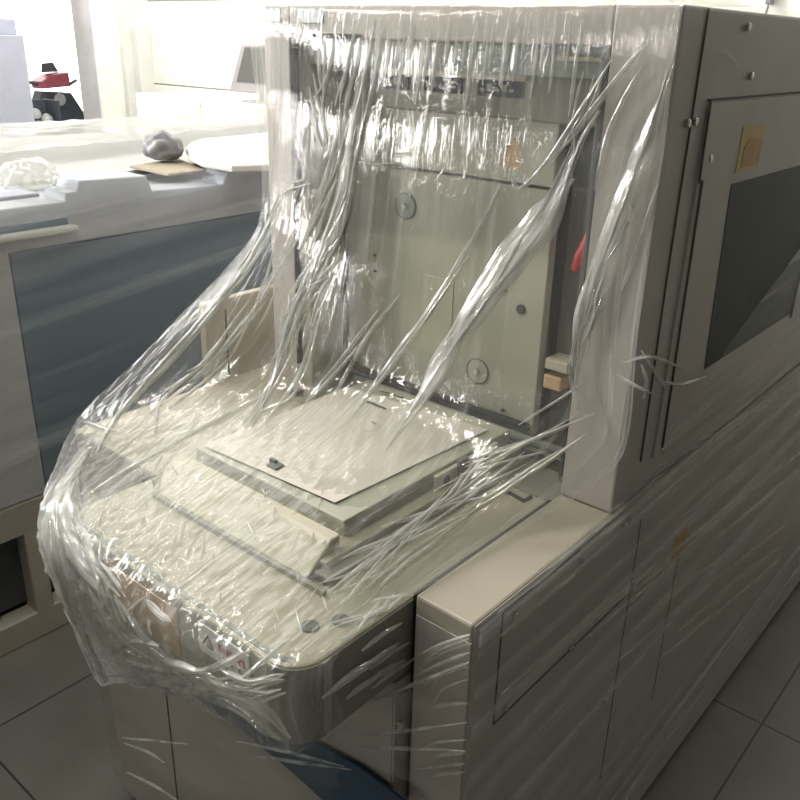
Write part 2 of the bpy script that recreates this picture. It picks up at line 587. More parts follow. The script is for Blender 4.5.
def screw(y, z, parent=mach):
    bm = bmesh.new()
    disc(bm, (XR + 0.001, y, z), (1, 0, 0), 0.0055, 0.005, n=12, bev=1)
    return link('screw', bm, M['screw'], parent, smooth=False)


for (y, z) in [(1.289, 1.627), (1.334, 1.563), (1.132, 1.507), (1.155, 1.508), (1.228, 1.455), (0.807, 0.90), (0.807, 0.742),
               (0.982, 0.900), (1.119, 0.899), (1.136, 0.905), (1.199, 0.742), (0.987, 0.737), (1.15, 0.521), (1.226, 0.993)]:
    screw(y, z)
bm = bmesh.new()
c = at(401, 724, 1, 0.691)
disc(bm, (c.x, 0.692, c.z), (0, -1, 0), 0.006, 0.005, n=12, bev=1)
link('screw', bm, M['screw'], mach)

# amber labels on the flank
lb = boxobj('warning_label', M['yellow'], door, XR + 0.004, XR + 0.0052, 1.335, 1.432, 1.425, 1.492, bev=0.0003, label='amber sticker with brown lower panel')
bm = bmesh.new()
prism(bm, [V((XR + 0.0053, 1.352, 1.431)), V((XR + 0.0053, 1.427, 1.431)), V((XR + 0.0053, 1.427, 1.470)), V((XR + 0.0053, 1.37, 1.474)), V((XR + 0.0053, 1.352, 1.462))], (0.0006, 0, 0))
link('label_print', bm, M['orange'], lb)
boxobj('warning_label', M['orange'], mach, XR + 0.0005, XR + 0.0027, 1.365, 1.425, 0.71, 0.762, bev=0.0003, label='amber sticker low on the flank')

# front sheet seams
for sx in (-1.1, -0.83):
    pass
bm = bmesh.new()
box(bm, -1.142, -1.138, 0.6875, 0.6905, 0.05, 0.9)
link('front_seam', bm, M['seam'], mach)
# small pale plate by the black gap
boxobj('pale_plate', M['white'], mach, -0.625, -0.576, 0.6895, 0.693, 0.725, 0.80, bev=0.0005)

# --- interior of the opening
boxobj('left_inner_wall', M['plate'], mach, -1.170, -1.155, 1.10, 1.46, 0.92, 1.597, bev=0.001)
bm = bmesh.new()
box(bm, -1.158, -1.152, 1.092, 1.105, 0.93, 1.32, bev=0.001)
link('inner_door_edge', bm, M['seam'], mach)
boxobj('cavity_back', M['cavity'], mach, -1.16, -0.562, 1.36, 1.40, 0.92, 1.597, bev=0.001)
boxobj('cavity_floor', M['side'], mach, -1.16, -0.562, 1.06, 1.36, 0.915, 0.928, bev=0.001)
YP = 1.198
# main plate, its rounded dark gasket and rail
plate = boxobj('back_plate', M['plate'], mach, -1.155, -0.695, YP, YP + 0.02, 0.955, 1.384, bev=0.002)
upper = boxobj('upper_plate', M['plate'], mach, -1.155, -0.695, YP - 0.006, YP + 0.02, 1.389, 1.515, bev=0.003)
bm = bmesh.new()
path = [V((-1.148, YP - 0.008, 1.33)), V((-1.148, YP - 0.008, 1.18)), V((-1.148, YP - 0.008, 1.035))]
for k in range(1, 9):
    a = math.pi + k / 8 * math.pi / 2
    path.append(V((-1.148 + 0.05 + 0.05 * math.cos(a), YP - 0.008, 1.035 + 0.05 * math.sin(a) - 0.012)))
path.append(V((-0.9, YP - 0.008, 0.972)))
path.append(V((-0.70, YP - 0.008, 0.972)))
tube(bm, path, [0.0045, 0.0045] + [0.007] * (len(path) - 2), n=10)
link('gasket', bm, M['rubber'], plate, smooth=True)
bm = bmesh.new()
tube(bm, [V((-1.10, YP - 0.026, 0.957)), V((-0.60, YP - 0.026, 0.957))], 0.009, n=14)
link('rail', bm, M['rail'], mach, smooth=True)
bm = bmesh.new()
tube(bm, [V((-1.11, YP - 0.042, 0.942)), V((-0.60, YP - 0.042, 0.942))], 0.006, n=12)
link('rail', bm, M['rubber'], mach, smooth=True)
# pale strip of backing tape on the plate
boxobj('tape_strip', M['tape'], plate, -0.955, -0.885, YP - 0.0015, YP + 0.001, 1.05, 1.20, bev=0.0004)
for (px, py) in ((406, 206), (478, 371)):
    c = at(px, py, 1, YP)
    bm = bmesh.new()
    disc(bm, (c.x, YP + 0.0005, c.z), (0, -1, 0), 0.024, 0.003, n=40, bev=1)
    d = link('rotary_disc', bm, M['plate'] if py > 300 else M['rail'], plate)
    bm = bmesh.new()
    ringobj(bm, (c.x, YP - 0.002, c.z), (0, -1, 0), 0.0235, 0.0009)
    link('rim', bm, M['seam'], d, smooth=True)
    bm = bmesh.new()
    disc(bm, (c.x, YP - 0.002, c.z), (0, -1, 0), 0.0055, 0.006, n=16, bev=1)
    link('hub_screw', bm, M['screw'], d)
for (px, py, r) in ((521, 309, 0.0085), (376, 271, 0.0035), (505, 290, 0.003), (503, 410, 0.0035), (375, 255, 0.003)):
    c = at(px, py, 1, YP)
    bm = bmesh.new()
    disc(bm, (c.x, YP + 0.0005, c.z), (0, -1, 0), r, 0.004, n=18, bev=1)
    link('plug', bm, M['button'], plate)
bm = bmesh.new()
prism(bm, [V((-0.79, YP - 0.0068, 1.41)), V((-0.762, YP - 0.0068, 1.408)), V((-0.758, YP - 0.0068, 1.445)), V((-0.772, YP - 0.0068, 1.462)), V((-0.788, YP - 0.0068, 1.448))], (0, 0.001, 0))
link('tan_label', bm, M['tan'], upper)
# control strip with three dark displays
yc = YP - 0.03
strip = boxobj('control_strip', M['side'], mach, -1.155, -0.60, yc + 0.004, YP + 0.05, 1.487, 1.575, bev=0.004)
boxobj('light_bar', M['bar'], strip, -1.054, -0.745, yc - 0.004, yc + 0.006, 1.545, 1.557, bev=0.001)
for (a, b) in ((-1.054, -0.98), (-0.946, -0.868), (-0.836, -0.755)):
    dsp = boxobj('display', M['display'], strip, a, b, yc - 0.001, yc + 0.006, 1.520, 1.544, bev=0.001)
    bm = bmesh.new()
    n = 5
    for k in range(n):
        x = a + 0.006 + (b - a - 0.012) * k / n
        box(bm, x, x + (b - a) / n * 0.5, yc - 0.0022, yc, 1.528, 1.532 + 0.006 * (k % 2))
    link('display_marking', bm, M['side'], dsp)
# plain visor strip under the header
boxobj('visor', M['rail'], mach, -1.15, -0.575, 1.10, 1.112, 1.556, 1.597, bev=0.001)
boxobj('visor_edge', M['bar'], mach, -0.65, -0.58, 1.088, 1.10, 1.578, 1.584, bev=0.001)
# things in the dark gap right of the plate
boxobj('cable_duct', M['cavity'], mach, -0.69, -0.64, 1.24, 1.34, 0.93, 1.55, bev=0.003)
bm = bmesh.new()
tube(bm, [V((-0.628, 1.23, 1.36)), V((-0.632, 1.22, 1.33)), V((-0.645, 1.21, 1.285)), V((-0.652, 1.21, 1.262))], [0.006, 0.009, 0.010, 0.007], n=12)
link('red_lever', bm, M['red'], mach, smooth=True)
boxobj('terminal_block', M['bar'], mach, -0.685, -0.64, 1.20, 1.25, 1.085, 1.105, bev=0.003)
boxobj('terminal_block', M['tan'], mach, -0.685, -0.65, 1.20, 1.25, 1.05, 1.075, bev=0.003)
# black edging of the right column
boxobj('column_edge', M['black'], mach, -0.567, -0.5615, YF - 0.001, YF + 0.03, 0.96, 1.597, bev=0.001)
boxobj('column_seal', M['rubber'], mach, -0.578, -0.566, YF + 0.012, YF + 0.03, 1.45, 1.59, bev=0.002)
boxobj('left_column_edge', M['seam'], mach, -1.1685, -1.1665, YF - 0.001, YF + 0.02, 1.0, 1.597, bev=0.0005)
# name plate and small window on the header
boxobj('header_display', M['displaygrey'], mach, -1.135, -1.085, YF - 0.003, YF + 0.001, 1.620, 1.642, bev=0.001, label='small blue grey display on the header')
boxobj('header_window', M['displaygrey'], mach, -1.213, -1.188, YF - 0.003, YF + 0.001, 1.622, 1.642, bev=0.001)
boxobj('header_lip', M['seam'], mach, -1.166, -1.0, YF - 0.004, YF + 0.003, 1.598, 1.605, bev=0.001)

# --- feed table with round front corners
def round_rect(x0, x1, y0, y1, r_l, r_r, z):
    pts = []
    for k in range(9):
        a = math.pi + k / 8 * math.pi / 2
        pts.append(V((x0 + r_l + r_l * math.cos(a), y0 + r_l + r_l * math.sin(a), z)))
    for k in range(9):
        a = 1.5 * math.pi + k / 8 * math.pi / 2
        pts.append(V((x1 - r_r + r_r * math.cos(a), y0 + r_r + r_r * math.sin(a), z)))
    pts += [V((x1, y1, z)), V((x0, y1, z))]
    return pts


ZTAB = 0.925
bm = bmesh.new()
prism(bm, round_rect(-1.098, -0.574, 0.512, 1.19, 0.06, 0.048, 0.806), (0, 0, ZTAB - 0.806), bev=0.004)
table = link('feed_table', bm, M['beige'], mach)
bm = bmesh.new()      # raised dark groove running along the table's front lip
pts = round_rect(-1.09, -0.582, 0.522, 1.19, 0.055, 0.043, ZTAB)
for a, b in zip(pts[4:12], pts[5:13]):
    t = (b - a).normalized(); s = V((-t.y, t.x, 0)) * 0.0035
    prism(bm, [a + s, b + s, b - s, a - s], (0, 0, 0.0012))
link('lip_groove', bm, M['rail'], table)
# steel corner guard on the right front corner
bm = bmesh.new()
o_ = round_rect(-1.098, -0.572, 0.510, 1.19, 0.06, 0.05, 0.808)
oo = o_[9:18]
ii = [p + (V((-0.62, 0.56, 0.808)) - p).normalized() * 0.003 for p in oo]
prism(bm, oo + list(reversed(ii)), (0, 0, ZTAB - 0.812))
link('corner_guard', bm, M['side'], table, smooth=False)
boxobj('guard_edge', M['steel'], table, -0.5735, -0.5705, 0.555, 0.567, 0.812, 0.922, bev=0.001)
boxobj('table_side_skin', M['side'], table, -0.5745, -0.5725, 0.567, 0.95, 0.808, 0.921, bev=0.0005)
# two dark buttons
for (px, py) in ((310, 627), (341, 621)):
    c = at(px, py, 2, ZTAB)
    bm = bmesh.new()
    disc(bm, (c.x, c.y, ZTAB - 0.0005), (0, 0, 1), 0.0115, 0.004, n=24, bev=1)
    link('button', bm, M['button'], table)
# labels on the table's front face
yl = 0.5105
boxobj('tan_label', M['tan'], table, -0.965, -0.80, yl, yl + 0.002, 0.828, 0.905, bev=0.0004)
lab = boxobj('caution_label', M['white'], table, -0.755, -0.655, yl, yl + 0.002, 0.868, 0.912, bev=0.0004)
bm = bmesh.new()
c = V((-0.735, yl - 0.0004, 0.888))
tri = [c + V((0.014 * math.cos(a), 0, 0.014 * math.sin(a))) for a in (math.pi / 2, math.pi * 7 / 6, math.pi * 11 / 6)]
prism(bm, tri, (0, 0.0008, 0))
tr_ = link('warning_triangle', bm, M['ink'], lab)
bm = bmesh.new()
tri = [c + V((0.009 * math.cos(a), -0.0004, 0.009 * math.sin(a))) for a in (math.pi / 2, math.pi * 7 / 6, math.pi * 11 / 6)]
prism(bm, tri, (0, 0.0006, 0))
link('triangle_fill', bm, M['tan'], tr_)
bm = bmesh.new()
for k in range(7):
    x = -0.714 + k * 0.0076
    box(bm, x, x + 0.0058, yl - 0.0005, yl + 0.0003, 0.888, 0.900)
    if k % 2: box(bm, x, x + 0.004, yl - 0.0005, yl + 0.0003, 0.876, 0.882)
link('label_lettering', bm, M['redink'], lab)

# --- platen with stepped sides, cream front bar and brackets
boxobj('platen_base', M['side'], mach, -1.07, -0.668, 0.660, 1.15, ZTAB - 0.001, 0.940, bev=0.003)
boxobj('platen_step', M['beige'], mach, -1.06, -0.685, 0.672, 1.15, 0.940, 0.951, bev=0.002)
boxobj('platen', M['plate'], mach, -1.05, -0.712, 0.735, 1.15, 0.951, 0.977, bev=0.002)
boxobj('platen_skirt', M['side'], mach, -0.7118, -0.708, 0.74, 1.10, 0.951, 0.966, bev=0.0005)
bm = bmesh.new()
prism(bm, [V((-1.052, 0.648, 0.934)), V((-1.052, 0.695, 0.972)), V((-1.052, 0.712, 0.972)), V((-1.052, 0.712, 0.934))], (0.355, 0, 0), bev=0.003)
link('front_bar', bm, M['bar'], mach)
bm = bmesh.new()
box(bm, -1.04, -0.66, 0.640, 0.648, 0.925, 0.934, bev=0.001)
link('bar_shadow_strip', bm, M['side'], mach)
c = at(275, 470, 2, 0.975)
bm = bmesh.new()
box(bm, c.x - 0.012, c.x + 0.012, c.y - 0.008, c.y + 0.012, 0.965, 0.984, bev=0.002)
box(bm, c.x - 0.018, c.x - 0.004, c.y + 0.004, c.y + 0.010, 0.975, 0.988, bev=0.001)
link('latch', bm, M['cavity'], mach)
# bracket with holes under the paper's right edge
bm = bmesh.new()
box(bm, -0.7085, -0.700, 0.93, 1.10, 0.944, 0.974, bev=0.002)
br = link('side_bracket', bm, M['bar'], mach)
for y in (0.955, 1.06):
    bm = bmesh.new()
    disc(bm, (-0.7005, y, 0.960), (1, 0, 0), 0.008, 0.0015, n=18)
    link('bracket_hole', bm, M['seam'], br)
bm = bmesh.new()
box(bm, -0.704, -0.694, 0.985, 1.005, 0.95, 0.984, bev=0.002)
link('bracket_clip', bm, M['cavity'], br)
# small black hook on the table top by the column
a, b, c = at(500, 488, 2, ZTAB + 0.002), at(524, 501, 2, ZTAB + 0.002), at(531, 497, 2, ZTAB + 0.002)
bm = bmesh.new()
tube(bm, [a, b, c], 0.0035, n=8)
link('hook', bm, M['black'], mach)

# ================================================================== PAPER
ZPAP = 0.980
cs = [at(347, 387, 2, ZPAP), at(488, 430, 2, ZPAP), at(335, 503, 2, ZPAP), at(204, 446, 2, ZPAP)]
bm = bmesh.new()
n = 14
gr = []
for j in range(n + 1):
    rowv = []
    for i in range(n + 1):
        u, v = i / n, j / n
        p = (cs[0] * (1 - u) + cs[1] * u) * (1 - v) + (cs[3] * (1 - u) + cs[2] * u) * v
        p.z = ZPAP + 0.0008 + 0.0012 * noise.noise(p * 9) ** 2
        rowv.append(bm.verts.new(p))
    gr.append(rowv)
for j in range(n):
    for i in range(n):
        bm.faces.new((gr[j][i], gr[j + 1][i], gr[j + 1][i + 1], gr[j][i + 1]))
edge_ = [gr[0][i] for i in range(n + 1)] + [gr[j][n] for j in range(1, n + 1)] + [gr[n][i] for i in range(n - 1, -1, -1)] + [gr[j][0] for j in range(n - 1, 0, -1)]
low_ = [bm.verts.new(v.co - V((0, 0, 0.0007))) for v in edge_]
for i in range(len(edge_)):
    q_ = (i + 1) % len(edge_)
    bm.faces.new((edge_[i], edge_[q_], low_[q_], low_[i]))
bmesh.ops.recalc_face_normals(bm, faces=bm.faces[:])
paper = link('paper_sheet', bm, M['paper'])
tag(paper, 'sheet of off-white paper with two short lines of dark print lying on the machine table', 'paper')
bm = bmesh.new()


def print_line(px0, py0, px1, py1, nn, hgt):
    a, b = at(px0, py0, 2, ZPAP + 0.004), at(px1, py1, 2, ZPAP + 0.004)
    t = (b - a) / nn
    s = V((-t.y, t.x, 0)).normalized() * hgt
    for k in range(nn):
        p = a + t * k
        f = 0.6 + 0.3 * random.random()
        p.z = ZPAP + 0.0022
        h = s * (0.6 + 0.4 * random.random())
        prism(bm, [p, p + t * f, p + t * f + h, p + h], (0, 0, 0.0003))


print_line(378, 390, 403, 398, 7, 0.009)
print_line(366, 401, 386, 409, 6, 0.009)
print_line(371, 421, 376, 424, 2, 0.003)
link('printed_text', bm, M['ink'], paper)

# ================================================================== BLUE STRIP
ys = 0.676
outl = [(176, 684), (225, 700), (262, 716), (300, 735), (357, 766), (410, 806), (335, 812), (305, 784), (280, 762), (235, 727)]
bm = bmesh.new()
pts = [at(x, y, 1, ys) for x, y in outl]
prism(bm, pts, (0, 0.004, 0))
tag(link('blue_strap', bm, M['bluestrip']), 'blue plastic strap slanting across the front panel under the feed table', 'strap')

# ================================================================== STRETCH WRAP
wrap = thing('stretch_wrap', (-0.85, 1.0, 0), 'crumpled clear stretch film pulled over the tall machine and its feed table', 'plastic wrap')


def smooth(a, b, x):
    t = min(max((x - a) / (b - a), 0), 1)
    return t * t * (3 - 2 * t)


def ridged(v):
    return 1.0 - abs(noise.noise(v)) * 2.0


# columns: outer left, left, inner left, middle, inner right, right column edge, far right
rows = [
    [(-1.246, 1.30, 1.654), (-1.16, 1.30, 1.654), (-1.02, 1.30, 1.654), (-0.86, 1.30, 1.654), (-0.70, 1.30, 1.654), (-0.56, 1.30, 1.654), (-0.464, 1.30, 1.654)],
    [(-1.244, 1.066, 1.652), (-1.16, 1.064, 1.652), (-1.02, 1.064, 1.652), (-0.86, 1.064, 1.652), (-0.70, 1.064, 1.652), (-0.56, 1.064, 1.652), (-0.464, 1.066, 1.652)],
    [(-1.244, 1.060, 1.50), (-1.16, 1.058, 1.50), (-1.02, 1.045, 1.47), (-0.86, 1.042, 1.47), (-0.70, 1.045, 1.48), (-0.56, 1.058, 1.48), (-0.464, 1.062, 1.48)],
    [(-1.246, 1.050, 1.26), (-1.17, 1.030, 1.27), (-1.03, 1.025, 1.25), (-0.87, 1.025, 1.24), (-0.70, 1.030, 1.25), (-0.555, 1.055, 1.26), (-0.464, 1.062, 1.24)],
    [(-1.312, 0.85, 1.065), (-1.20, 0.915, 1.10), (-1.05, 0.955, 1.07), (-0.88, 0.985, 1.06), (-0.70, 0.990, 1.06), (-0.55, 1.045, 1.09), (-0.464, 1.062, 1.04)],
    [(-1.366, 0.706, 0.935), (-1.24, 0.76, 0.962), (-1.07, 0.80, 0.988), (-0.88, 0.82, 0.988), (-0.70, 0.82, 0.978), (-0.60, 0.86, 0.955), (-0.54, 0.92, 0.945)],
    [(-1.165, 0.535, 0.925), (-1.11, 0.508, 0.936), (-0.99, 0.503, 0.936), (-0.85, 0.503, 0.934), (-0.70, 0.503, 0.934), (-0.59, 0.515, 0.932), (-0.566, 0.58, 0.932)],
    [(-1.172, 0.532, 0.81), (-1.09, 0.490, 0.83), (-0.98, 0.484, 0.84), (-0.84, 0.488, 0.84), (-0.70, 0.495, 0.835), (-0.59, 0.506, 0.83), (-0.562, 0.58, 0.83)],
    [(-1.07, 0.535, 0.605), (-1.02, 0.54, 0.64), (-0.93, 0.54, 0.68), (-0.83, 0.535, 0.725), (-0.72, 0.52, 0.765), (-0.60, 0.52, 0.80), (-0.566, 0.585, 0.80)],
]
NET = [[V(p) for p in r] for r in rows]


def tent_disp(p, n, u, v):
    # long pulled ridges, fading at the top edge
    a = smooth(0.10, 0.25, v)
    w = 0.6 * u + 0.10 * math.sin(v * 5)
    long_ = ridged(V((w * 30, v * 2.2, 3.1))) * 0.5 + ridged(V((w * 70, v * 4.0, 9.7))) * 0.3
    # crumples where the film lies loose over the table's front
    c = smooth(0.57, 0.68, v)
    cr_ = ridged(V((p.x * 26, p.y * 26 + p.z * 14, p.z * 22))) * 0.5 + ridged(p * 60) * 0.35 + noise.noise(p * 110) * 0.3
    left = smooth(0.30, 0.0, u)
    d = a * (0.003 + 0.003 * left) * long_ + c * (0.0034 + 0.004 * smooth(0.72, 0.85, v)) * cr_
    return d + 0.0015


def tent_haze(p, u, v):
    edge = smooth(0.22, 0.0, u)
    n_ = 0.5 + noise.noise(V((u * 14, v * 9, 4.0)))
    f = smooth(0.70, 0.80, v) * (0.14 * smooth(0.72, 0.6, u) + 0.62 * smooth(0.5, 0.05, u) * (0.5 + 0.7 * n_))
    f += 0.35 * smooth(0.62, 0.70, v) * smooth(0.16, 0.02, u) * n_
    f += 0.22 * smooth(0.05, 0.10, v) * smooth(0.34, 0.24, v) * smooth(0.14, 0.06, u)  # glare on the left column painted in as milky haze
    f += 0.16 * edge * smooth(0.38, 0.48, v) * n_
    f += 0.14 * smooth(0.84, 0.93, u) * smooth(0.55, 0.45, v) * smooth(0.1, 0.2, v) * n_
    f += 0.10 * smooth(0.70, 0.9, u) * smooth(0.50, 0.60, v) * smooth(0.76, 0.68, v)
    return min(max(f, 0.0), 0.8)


front, fv, ff = sheet('front_sheet', NET, M['film_front'], wrap, 300, 420, tent_disp, layers=tent_haze)

# flank: a flat sheet pulled diagonally round the side
XS = XR + 0.010
def flank_pt(y, z): return V((XS, y, z))
SN = [[flank_pt(0.712, 0.945), flank_pt(1.07, 0.96), flank_pt(1.6, 1.2), flank_pt(3.02, 1.645)],
      [flank_pt(0.710, 0.60), flank_pt(1.07, 0.60), flank_pt(1.6, 0.70), flank_pt(3.02, 1.0)],
      [flank_pt(0.710, 0.08), flank_pt(1.07, 0.08), flank_pt(1.6, 0.08), flank_pt(3.02, 0.08)]]
d0 = (at(780, 395, 0, XS) - at(600, 560, 0, XS)).normalized()     # direction of the pull
dc = V((0, -d0.z, d0.y))


def flank_disp(p, n, u, v):
    c = p.dot(dc)
    al = p.dot(d0)
    m_ = smooth(-0.1, 0.35, u) * (0.35 + 0.65 * smooth(1.0, 0.6, v))
    r = ridged(V((c * 16, al * 0.8, 1.0))) * 0.6 + ridged(V((c * 45, al * 1.6, 5.0))) * 0.35
    return 0.001 + 0.007 * m_ * r


def side_film(name, net, mat, nu, nv, disp, dvec, cvec):
    o, vs, fs = sheet(name, net, mat, wrap, nu, nv, disp)
    uvl = o.data.uv_layers['UVMap']
    for lp in o.data.loops:
        p = vs[lp.vertex_index]
        uvl.data[lp.index].uv = (p.dot(cvec), p.dot(dvec))
    return o, vs, fs


side_film('flank_sheet', SN, M['film_side'], 200, 160, flank_disp, d0, dc)
UP = [[V((XS, 1.07, 1.652)), V((XS, 1.4, 1.652)), V((XS, 3.02, 1.652))],
      [V((XS, 1.07, 1.30)), V((XS, 1.4, 1.45)), V((XS, 3.02, 1.652))],
      [V((XS, 1.07, 0.955)), V((XS, 1.5, 1.15)), V((XS, 3.02, 1.64))]]
side_film('upper_flank_sheet', UP, M['film_upper'], 60, 60, lambda p, n, u, v: 0.001 + 0.003 * noise.noise(p * 9), d0, dc)

# low wrap round the front panel and the cheek
LN = [[V((-1.37, 0.672, 0.60)), V((-1.1, 0.662, 0.62)), V((-0.83, 0.662, 0.70)), V((-0.575, 0.69, 0.78)), V((-0.515, 0.702, 0.90)), V((-0.463, 0.705, 0.915))],
      [V((-1.37, 0.675, 0.34)), V((-1.1, 0.664, 0.36)), V((-0.83, 0.664, 0.40)), V((-0.575, 0.692, 0.45)), V((-0.515, 0.702, 0.45)), V((-0.463, 0.705, 0.45))],
      [V((-1.37, 0.68, 0.06)), V((-1.1, 0.672, 0.06)), V((-0.83, 0.672, 0.06)), V((-0.575, 0.70, 0.06)), V((-0.515, 0.705, 0.06)), V((-0.463, 0.708, 0.06))]]
dl = V((1, 0, 0.12)).normalized()
cl = V((-0.12, 0, 1)).normalized()
side_film('low_sheet', LN, M['film_low'], 160, 110,
          lambda p, n, u, v: 0.0015 + 0.006 * ridged(V((p.dot(dl) * 1.5, 0.3, p.dot(cl) * 22))) * 0.5, dl, cl)

# gathered folds: crumpled ribbons lying on the sheet
BVH = BVHTree.FromPolygons(fv, ff)


def fold(path, width, amp=0.006, k=9, seed=0, lift=0.003, step=5.0, taper=(0.25, 0.15), mat='film_fold', plane=None, rf=7.0):
    P2 = [V((x, y, 0)) for x, y in path]
    ln = sum((b - a).length for a, b in zip(P2[:-1], P2[1:]))
    n = max(int(ln / step), 6)
    pts = []
    for i in range(n + 1):
        q = cr(P2, i / n)
        d = ray(q.x, q.y)
        if plane:
            p = EYE + d * ((plane[1] - EYE[plane[0]]) / d[plane[0]])
            nrm = V((0, 0, 0)); nrm[plane[0]] = 1
            if nrm.dot(d) > 0: nrm = -nrm
        else:
            hit, nrm, idx, dist = BVH.ray_cast(EYE, d)
            if hit is None: continue
            if nrm.dot(d) > 0: nrm = -nrm
            p = hit
        pts.append((p, nrm))
    if len(pts) < 4: return None
    # even out the normals and positions
    for _ in range(3):
        pts = [(pts[i][0] if i in (0, len(pts) - 1) else (pts[i - 1][0] + pts[i][0] * 2 + pts[i + 1][0]) / 4,
                (pts[max(i - 1, 0)][1] + pts[i][1] + pts[min(i + 1, len(pts) - 1)][1]).normalized()) for i in range(len(pts))]
    bm = bmesh.new()
    uvl = bm.loops.layers.uv.new('UVMap')
    grid = []
    along = 0
    for i, (p, nr) in enumerate(pts):
        if i: along += (p - pts[i - 1][0]).length
        t = (pts[min(i + 1, len(pts) - 1)][0] - pts[max(i - 1, 0)][0]).normalized()
        s = t.cross(nr).normalized()
        f = i / (len(pts) - 1)
        w = width * min(1, 0.12 + smooth(0, taper[0], f)) * min(1, 0.10 + smooth(1, 1 - taper[1], f)) * (1 + 0.35 * noise.noise(V((along * 14, seed, 0))))
        wob = 0.25 * width * noise.noise(V((along * 9, seed + 5, 0)))
        rowv = []
        for j in range(k):
            x = (j / (k - 1) - 0.5)
            h = lift + amp * min(1.0, w / width + 0.2) * (ridged(V((x * rf + seed, along * rf * 0.6, seed * 1.7))) * 0.6 + ridged(V((x * rf * 2.2 + seed, along * rf * 2.5, 2.2))) * 0.3)
            if k <= 7:      # a thin fold is one round pleat
                h = lift + min(amp, w * 0.55) * (math.cos(math.pi * x) * (0.85 + 0.35 * noise.noise(V((along * 22, seed, 7.0)))) - 0.15)
            h *= (1 - (2 * x) ** 4) * 0.9 + 0.1
            rowv.append((bm.verts.new(p + s * (x * w + wob) + nr * max(h, 0.0005)), (x * width * 40, along * 10)))
        grid.append(rowv)
    for i in range(len(grid) - 1):
        for j in range(k - 1):
            q = (grid[i][j], grid[i][j + 1], grid[i + 1][j + 1], grid[i + 1][j])
            fc = bm.faces.new([a[0] for a in q])
            for lp, a in zip(fc.loops, q): lp[uvl].uv = a[1]
    return link('fold', bm, M[mat], wrap, smooth=True)


def bundle(path, n, spread, wr, seed, lo=0.25, hi=0.6, amp=0.005, mat='film_fold'):
    """many thin streaks that run together along one path"""
    rnd = random.Random(seed)
    P2 = [V((x, y, 0)) for x, y in path]
    for i in range(n):
        a = rnd.uniform(0, 1 - lo)
        b = min(1, a + rnd.uniform(lo, hi))
        o0, o1 = rnd.uniform(-spread, spread), rnd.uniform(-spread, spread)
        q = []
        for k in range(6):
            t = a + (b - a) * k / 5
            p = cr(P2, t)
            d = (cr(P2, min(t + 0.02, 1)) - cr(P2, max(t - 0.02, 0))).normalized()
            q.append((p.x - d.y * lerp(o0, o1, k / 5) + rnd.uniform(-1, 1), p.y + d.x * lerp(o0, o1, k / 5)))
        fold(q, rnd.uniform(*wr), amp, k=5, seed=seed + i * 1.3, step=4, taper=(0.3, 0.3), mat=mat)


def lerp(a, b, t): return a + (b - a) * t


ROPE = [(384, 12), (366, 95), (350, 165), (338, 225), (318, 270), (300, 305), (288, 345), (268, 392), (248, 425)]
bundle(ROPE, 34, 10, (0.003, 0.009), 11, 0.15, 0.45)
bundle(ROPE[3:7], 22, 16, (0.004, 0.010), 13, 0.2, 0.5)
bundle([(330, 40), (322, 100), (314, 150)], 9, 16, (0.003, 0.006), 17, 0.25, 0.6)
bundle([(362, 20), (344, 110), (330, 180), (305, 250)], 12, 10, (0.003, 0.006), 19, 0.2, 0.5)
bundle([(312, 170), (300, 185), (285, 198)], 6, 10, (0.003, 0.006), 21, 0.3, 0.8)
EDGE = [(283, 190), (252, 262), (207, 318), (152, 378), (118, 418), (92, 458)]
bundle(EDGE, 18, 5, (0.003, 0.007), 23, 0.2, 0.5)
bundle([(300, 215), (262, 300), (215, 362), (165, 405)], 14, 14, (0.003, 0.006), 29, 0.2, 0.5)
CORNER = [(92, 445), (66, 482), (54, 510), (58, 555), (74, 615), (104, 684)]
bundle(CORNER, 30, 7, (0.004, 0.012), 31, 0.15, 0.4, 0.008)
bundle([(75, 470), (64, 505), (72, 540), (98, 575)], 22, 9, (0.003, 0.010), 37, 0.2, 0.5, 0.008)
bundle([(92, 540), (112, 600), (128, 660)], 16, 16, (0.003, 0.008), 41, 0.2, 0.5, 0.007)
bundle([(115, 668), (160, 672), (205, 680), (250, 690), (285, 690)], 22, 14, (0.003, 0.008), 43, 0.12, 0.3, 0.007)
bundle([(596, 395), (530, 445), (470, 490), (400, 540), (335, 600)], 30, 26, (0.003, 0.010), 47, 0.2, 0.6, 0.002, 'film_soft')
bundle([(315, 640), (370, 615), (412, 600)], 14, 12, (0.003, 0.007), 51, 0.3, 0.8, 0.002, 'film_soft')
